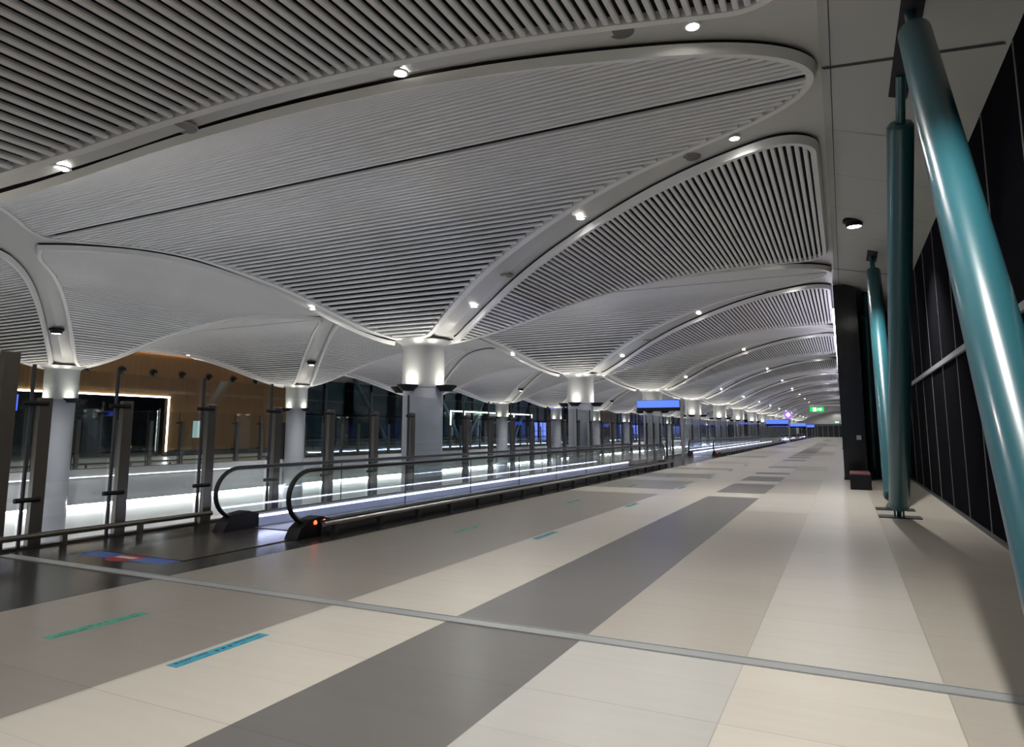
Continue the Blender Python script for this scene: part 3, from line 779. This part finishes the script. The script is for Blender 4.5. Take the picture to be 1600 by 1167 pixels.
# ------------------------------------------------------------------ moving walkways
def handrail_path(ya, yb, x):
    pts = []
    def endarc(yc, s):     # s=-1 near end, +1 far end
        a = []
        for t in range(0, 15):
            an = -radians(62) + radians(152)*t/14      # from below to the top
            a.append((x, yc + s*.45*cos(an), .60 + .40*sin(an)))
        return a
    A = endarc(ya+.45, -1)
    Bv = endarc(yb-.45, 1)
    A = [(x, ya+.62, .16)] + A
    Bv = [(x, yb-.62, .16)] + Bv
    mid = [(x, ya+.45 + (yb-ya-.9)*t/20, 1.0) for t in range(1, 20)]
    return A + mid + Bv[::-1]
def walkway(xa, xb, ya, yb, label, group, mir=False):
    """xa: balustrade next to the concourse, xb: balustrade next to the void"""
    o = thing('moving_walkway', label, 'moving walkway', ((xa+xb)/2, ya, 0), 0, group)
    ox = (xa+xb)/2; ln = yb-ya
    out = 1 if xa > xb else -1
    for x, sd in ((xa-ox, out), (xb-ox, -out)):
        pth = handrail_path(0, ln, x)
        bm = bmesh.new(); sweep(bm, pth, circ(.042, 10, .03), side=Vector((1, 0, 0))); link('handrail', bm, M['rubber'], o, True)
        # steel guide under the handrail
        bm = bmesh.new(); c = Vector((x, 0, .6))
        inner = []
        for p in pth:
            v = Vector(p); y0, y1 = .45, ln-.45
            cy = min(max(v.y, y0), y1); d = v - Vector((x, cy, .6)); inner.append(v - d.normalized()*.03)
        sweep(bm, inner, [(-.016, -.007), (.016, -.007), (.016, .007), (-.016, .007)], side=Vector((1, 0, 0))); link('handrail_guide', bm, M['steel'], o, True)
        # glass: polygon following the guide, thin slab
        bm = bmesh.new()
        G = [Vector(p) for p in inner]; G = [g_ for g_ in G if g_.z > .17]
        for dx in (-.006, .006):
            vs = [bm.verts.new((x+dx, g_.y, g_.z)) for g_ in G]
            bm.faces.new(vs if dx > 0 else vs[::-1])
        link('balustrade_glass', bm, M['glass'], o)
        bm = bmesh.new(); nseg = max(2, int(ln/2.4))
        for k in range(1, nseg):
            y = .5 + (ln-1)*k/nseg; box(bm, x-.0075, x+.0075, y-.006, y+.006, .24, .97)
        link('glass_joint', bm, M['plate'], o)
        # deck, inner skirt, outer cladding
        bm = bmesh.new()
        box(bm, min(x-.05, x+sd*.17), max(x+.05, x+sd*.17), .55, ln-.55, .19, .235)
        box(bm, x + min(sd*.15, sd*.17), x + max(sd*.15, sd*.17), .55, ln-.55, 0, .19); link('outer_cladding', bm, M['darkclad'], o)
        bm = bmesh.new(); box(bm, min(x-sd*.05, x-sd*.09), max(x-sd*.05, x-sd*.09), .35, ln-.35, 0, .165); link('skirt_panel', bm, M['skirt'], o)
        bm = bmesh.new(); box(bm, min(x-sd*.05, x-sd*.085), max(x-sd*.05, x-sd*.085), .4, ln-.4, .17, .195); link('skirt_light', bm, M['led'], o)
        for e, y in ((1, .38), (-1, ln-.38)):
            bm = bmesh.new()
            prof = [(-.32, 0), (-.22, .16), (-.05, .27), (.2, .30), (.42, .24), (.42, 0)]
            A = [bm.verts.new((x-.13, y+e*a, b)) for a, b in prof]; C_ = [bm.verts.new((x+.13, y+e*a, b)) for a, b in prof]
            n = len(prof)
            for i in range(n): bm.faces.new((A[i], A[(i+1) % n], C_[(i+1) % n], C_[i]))
            bm.faces.new(A[::-1]); bm.faces.new(C_); bev(bm, .025)
            nb = link('newel_base', bm, M['blackp'], o, True)
            if e == 1 and sd == out:
                bm = bmesh.new()
                for dy in (.06, .26): tube(bm, (x+sd*.12, y+dy, .21), (x+sd*.145, y+dy, .22), .03, 14)
                link('red_indicator', bm, M['red'], nb)
    link('pallet_belt', boxm(min(xb, xa)-ox+.1, max(xa, xb)-ox-.1, .7, ln-.7, .0, .02), M['belt'], o)
    bm = bmesh.new()
    box(bm, min(xb, xa)-ox-.02, max(xa, xb)-ox+.02, -1.75, .7, .0, .009)
    link('comb_plate', bm, M['comb'], o)
    link('comb_plate', boxm(min(xb, xa)-ox-.02, max(xa, xb)-ox+.02, ln-.7, ln+1.6, .0, .009), M['comb'], o)
    return o
W1 = [(-7.45, -8.98)]
walkway(-7.45, -8.98, 7.68, 31.0, 'nearest moving walkway with glass balustrades and black handrails', 'moving walkways')
walkway(-7.45, -8.98, 44.0, 99.0, 'second moving walkway, beyond the blue screen on the pole', 'moving walkways')
walkway(-7.45, -8.98, 113.0, 147.0, 'third moving walkway, far down the concourse', 'moving walkways')
walkway(-7.45, -8.98, 160.0, 186.0, 'farthest moving walkway near the end wall', 'moving walkways')
FX = 2*XM
walkway(FX+7.45, FX+8.98, 31.5, 80.0, 'moving walkway across the void, beyond the glass, in front of the night glazing', 'moving walkways')
walkway(FX+7.45, FX+8.98, 96.0, 150.0, 'distant moving walkway across the void', 'moving walkways')
# bumper rails along the walkways
for i, (ya, yb) in enumerate(((8.05, 31.2), (44.4, 99), (113, 147), (160, 186))):
    o = thing('walkway_bumper_rail', f'low round bronze bumper rail along the foot of the {ordk(i)} moving walkway', 'rail', (-7.08, ya, 0), 0, 'bumper rails beside the walkways')
    bm = bmesh.new(); tube(bm, (0, 0, .21), (0, yb-ya, .21), .037, 16); link('rail_tube', bm, M['steel'], o, True)
    n = int((yb-ya)/1.15); pr = None
    for k in range(min(n+1, 60)):
        if pr is None:
            bm = bmesh.new(); box(bm, -.2, .0, -.03, .03, .15, .2); box(bm, -.05, .03, -.045, .045, 0, .18); pr = link('bracket', bm, M['plate'], o); b = pr
        else: b = pr.copy(); COL.objects.link(b)
        b.parent = o; b.location = (0, .25 + k*(yb-ya-.5)/max(1, min(n, 59)), 0)

# ------------------------------------------------------------------ signs
def screen(x1, w, y, z0, z1, polex, label, ph=3.06):
    o = thing('display_screen', label, 'screen', (polex, y, 0), 0, 'blue screens above the walkways')
    link('pole', bev(boxm(-.07, .07, -.06, .06, 0, ph), .008), M['steel'], o)
    link('housing', bev(boxm(x1-w-polex-.02, x1-polex+.02, -.09, .1, z0-.17*(z1-z0)/.34, z1+.02), .01), M['blackp'], o)
    link('blue_screen', boxm(x1-w-polex, x1-polex, -.105, -.09, z0, z1), M['bluescr'], o)
    link('pole_foot', bev(boxm(-.15, .15, -.12, .12, 0, .03), .008), M['steel'], o)
    return o
screen(-6.88, 2.02, 32.0, 2.70, 3.03, -6.79, 'blue screen on a steel pole, nearest, at the end of the first walkway')
screen(-6.88, 2.9, 101.0, 2.55, 3.1, -6.79, 'blue screen on a pole, second from the camera', 3.6)
screen(-6.9, 2.9, 149.0, 2.5, 3.1, -6.8, 'blue screen on a pole, third from the camera', 3.3)
screen(-6.2, 2.4, 172.0, 2.4, 3.0, -6.1, 'blue screen on a pole, farthest from the camera', 3.2)
o = thing('round_sign', 'round purple sign with a white flower mark on a pole', 'sign', (-6.79, 100.2, 0))
bm = lathe(bmesh.new(), [(.52, -.04), (.52, .04)], 32); bmesh.ops.rotate(bm, verts=bm.verts, matrix=Matrix.Rotation(pi/2, 3, 'X')); bmesh.ops.translate(bm, vec=(0, 0, 3.78), verts=bm.verts)
link('sign_disc', bm, M['purple'], o)
bm = bmesh.new()
for a in range(4): bmesh.ops.create_circle(bm, cap_ends=True, radius=.13, segments=16, matrix=Matrix.Translation((.16*cos(a*pi/2), -.05, 3.78+.16*sin(a*pi/2))) @ Matrix.Rotation(pi/2, 4, 'X'))
link('flower_mark', bm, M['signw'], o)
link('pole', boxm(-.05, .05, -.04, .04, 0, 3.3), M['steel'], o)
def exit_sign(y, xw, z, w, label):
    o = thing('exit_sign', label, 'sign', (xw, y, z), 0, 'green exit signs on wall arms')
    link('sign_panel', boxm(-w-.7, -.7, -.03, .03, -.11*w/.6-.12, .11*w/.6-.12), M['green'], o)
    s = w/.6; bm = bmesh.new(); cx = -.7-w
    # doorway, running figure, arrow
    box(bm, cx+.13*s, cx+.27*s, -.036, -.03, -.12-.085*s, -.12+.085*s)
    bm2 = bmesh.new(); v = [(cx+.34*s, 0), (cx+.43*s, .08*s), (cx+.43*s, .035*s), (cx+.53*s, 0), (cx+.43*s, -.035*s), (cx+.43*s, -.08*s)]
    v = [(cx+.32*s, .03*s), (cx+.43*s, .03*s), (cx+.43*s, .08*s), (cx+.53*s, 0), (cx+.43*s, -.08*s), (cx+.43*s, -.03*s), (cx+.32*s, -.03*s)]
    f = bm.faces.new([bm.verts.new((a, -.036, b-.12)) for a, b in v][::-1])
    bm2.free(); link('white_symbol', bm, M['signw'], o)
    bm = bmesh.new(); bmesh.ops.create_circle(bm, cap_ends=True, radius=.02*s, segments=12, matrix=Matrix.Translation((cx+.205*s, -.04, -.12+.055*s)) @ Matrix.Rotation(pi/2, 4, 'X'))
    for a, b, c, d in ((.205, .035, .19, -.02), (.19, -.02, .225, -.055), (.19, -.02, .165, -.07), (.205, .03, .24, .01), (.2, .03, .17, .01)):
        tube(bm, (cx+a*s, -.04, -.12+b*s), (cx+c*s, -.04, -.12+d*s), .008*s, 6)
    link('running_figure', bm, M['green'], o)
    bm = bmesh.new(); box(bm, -w-.75, 0, -.025, .025, .04, .09)
    for x in (-w-.6, -.8): box(bm, x-.01, x+.01, -.01, .01, -.05, .05)
    link('arm', bm, M['frame'], o)
    return o
exit_sign(35.0, -.1, 2.72, .6, 'green exit sign with running figure hanging from a white arm, nearest')
exit_sign(165.0, -.1, 3.6, 1.0, 'small green exit sign far away near the end of the concourse')
# ceiling nodes on the far wall: blue screen at far left
o = thing('display_screen', 'blue screen at the far left edge beside the doorway', 'screen', (XW-.15, 20.3, 2.75))
link('blue_screen', boxm(0, .02, -1.2, .1, -.1, .75), M['bluescr'], o)
link('housing', boxm(-.08, 0, -1.25, .15, -.15, .8), M['blackp'], o)
for y in (-1.0, -.1): link('hanger', boxm(-.05, -.02, y, y+.03, .8, 1.2), M['blackp'], o)

# ------------------------------------------------------------------ floor stickers
def sticker(x, y0, m, label, words, grp):
    o = thing('floor_sticker', label, 'floor sticker', (x, y0, 0), 0, grp)
    link('backing', boxm(-.055, .055, 0, .83, .0005, .0018), M[m], o)
    for (s, dy, dx, sz) in words:
        text_mesh(s, sz, 'lettering', M['ink'], o, (dx, dy, .0022), (0, 0, pi/2))
    if m == 'stb':
        bm = bmesh.new()
        for cx in (.36, .42, .48):
            box(bm, -.012, .012, cx, cx+.032, .0019, .0026); tube(bm, (.014, cx+.006, .0020), (.014, cx+.006, .0026), .005, 8); tube(bm, (.014, cx+.026, .0020), (.014, cx+.026, .0026), .005, 8)
        for cx in (.07, .24, .56, .72): box(bm, .034, .038, cx, cx+.06, .0019, .0026)
    else:
        bm = bmesh.new()
        for cx in (.34, .41, .47): box(bm, -.025, -.01, cx, cx+.035, .0019, .0026)
        for cx in (.1, .27, .55, .7): box(bm, -.03, -.026, cx, cx+.09, .0019, .0026)
    link('pictograms', bm, M['ink'], o)
    return o
bwords = [('BUGGY LANE', .04, -.005, .045), ('ARAÇ HATTI', .54, -.005, .045)]
gwords = [('WALKING LANE', .04, .035, .036), ('YAYA YOLU', .56, .035, .036)]
for i, y in enumerate((3.33, 9.4, 14.15, 19.2, 23.6, 28.5, 33.1)):
    sticker(-4.23, y, 'stb', f'blue lane sticker with black lettering on the floor, {ordk(i)} from the camera', bwords, 'blue lane stickers')
for i, y in enumerate((3.33, 9.42, 14.3, 19.1, 23.8, 28.9)):
    sticker(-5.66, y, 'stg', f'green lane sticker with black lettering on the floor, {ordk(i)} from the camera', gwords, 'green lane stickers')
o = thing('floor_sticker', 'blue floor sticker with a red no entry disc before the walkway', 'floor sticker', (-8.3, 5.78, 0), 0)
link('backing', boxm(-.78, .82, -.13, .15, .0005, .0016), M['stblue'], o)
link('red_disc', lathe(bmesh.new(), [(.24, .0017), (.24, .0022)], 40), M['stred'], o)
link('white_bar', boxm(-.17, .17, -.045, .045, .0023, .0028), M['stwhite'], o)

# ------------------------------------------------------------------ world, camera, view
wd = bpy.data.worlds.new('World'); SC.world = wd; wd.use_nodes = True
bg = wd.node_tree.nodes['Background']; bg.inputs[0].default_value = (.55, .62, .8, 1); bg.inputs[1].default_value = .20
cam = bpy.data.cameras.new('camera'); co = bpy.data.objects.new('camera', cam); COL.objects.link(co)
cam.sensor_width = 36; cam.sensor_fit = 'HORIZONTAL'; cam.lens = 36*1050/1600; cam.shift_y = -50/1600
cam.clip_start = .05; cam.clip_end = 600
pitch = math.atan(139.5/1050); yaw = math.atan(519/1050*cos(pitch))
co.location = (0, 0, 1.6); co.rotation_euler = (pi/2 + pitch, 0, yaw)
SC.camera = co
SC.view_settings.view_transform = 'Standard'; SC.view_settings.look = 'None'
SC.view_settings.exposure = 1.02; SC.view_settings.gamma = 1; SC.view_settings.use_curve_mapping = False
SC.render.engine = 'CYCLES'
SC.cycles.use_light_tree = True; SC.cycles.use_denoising = True
SC.cycles.max_bounces = 7; SC.cycles.transparent_max_bounces = 24; SC.cycles.glossy_bounces = 4; SC.cycles.diffuse_bounces = 4
SC.cycles.sample_clamp_indirect = 2
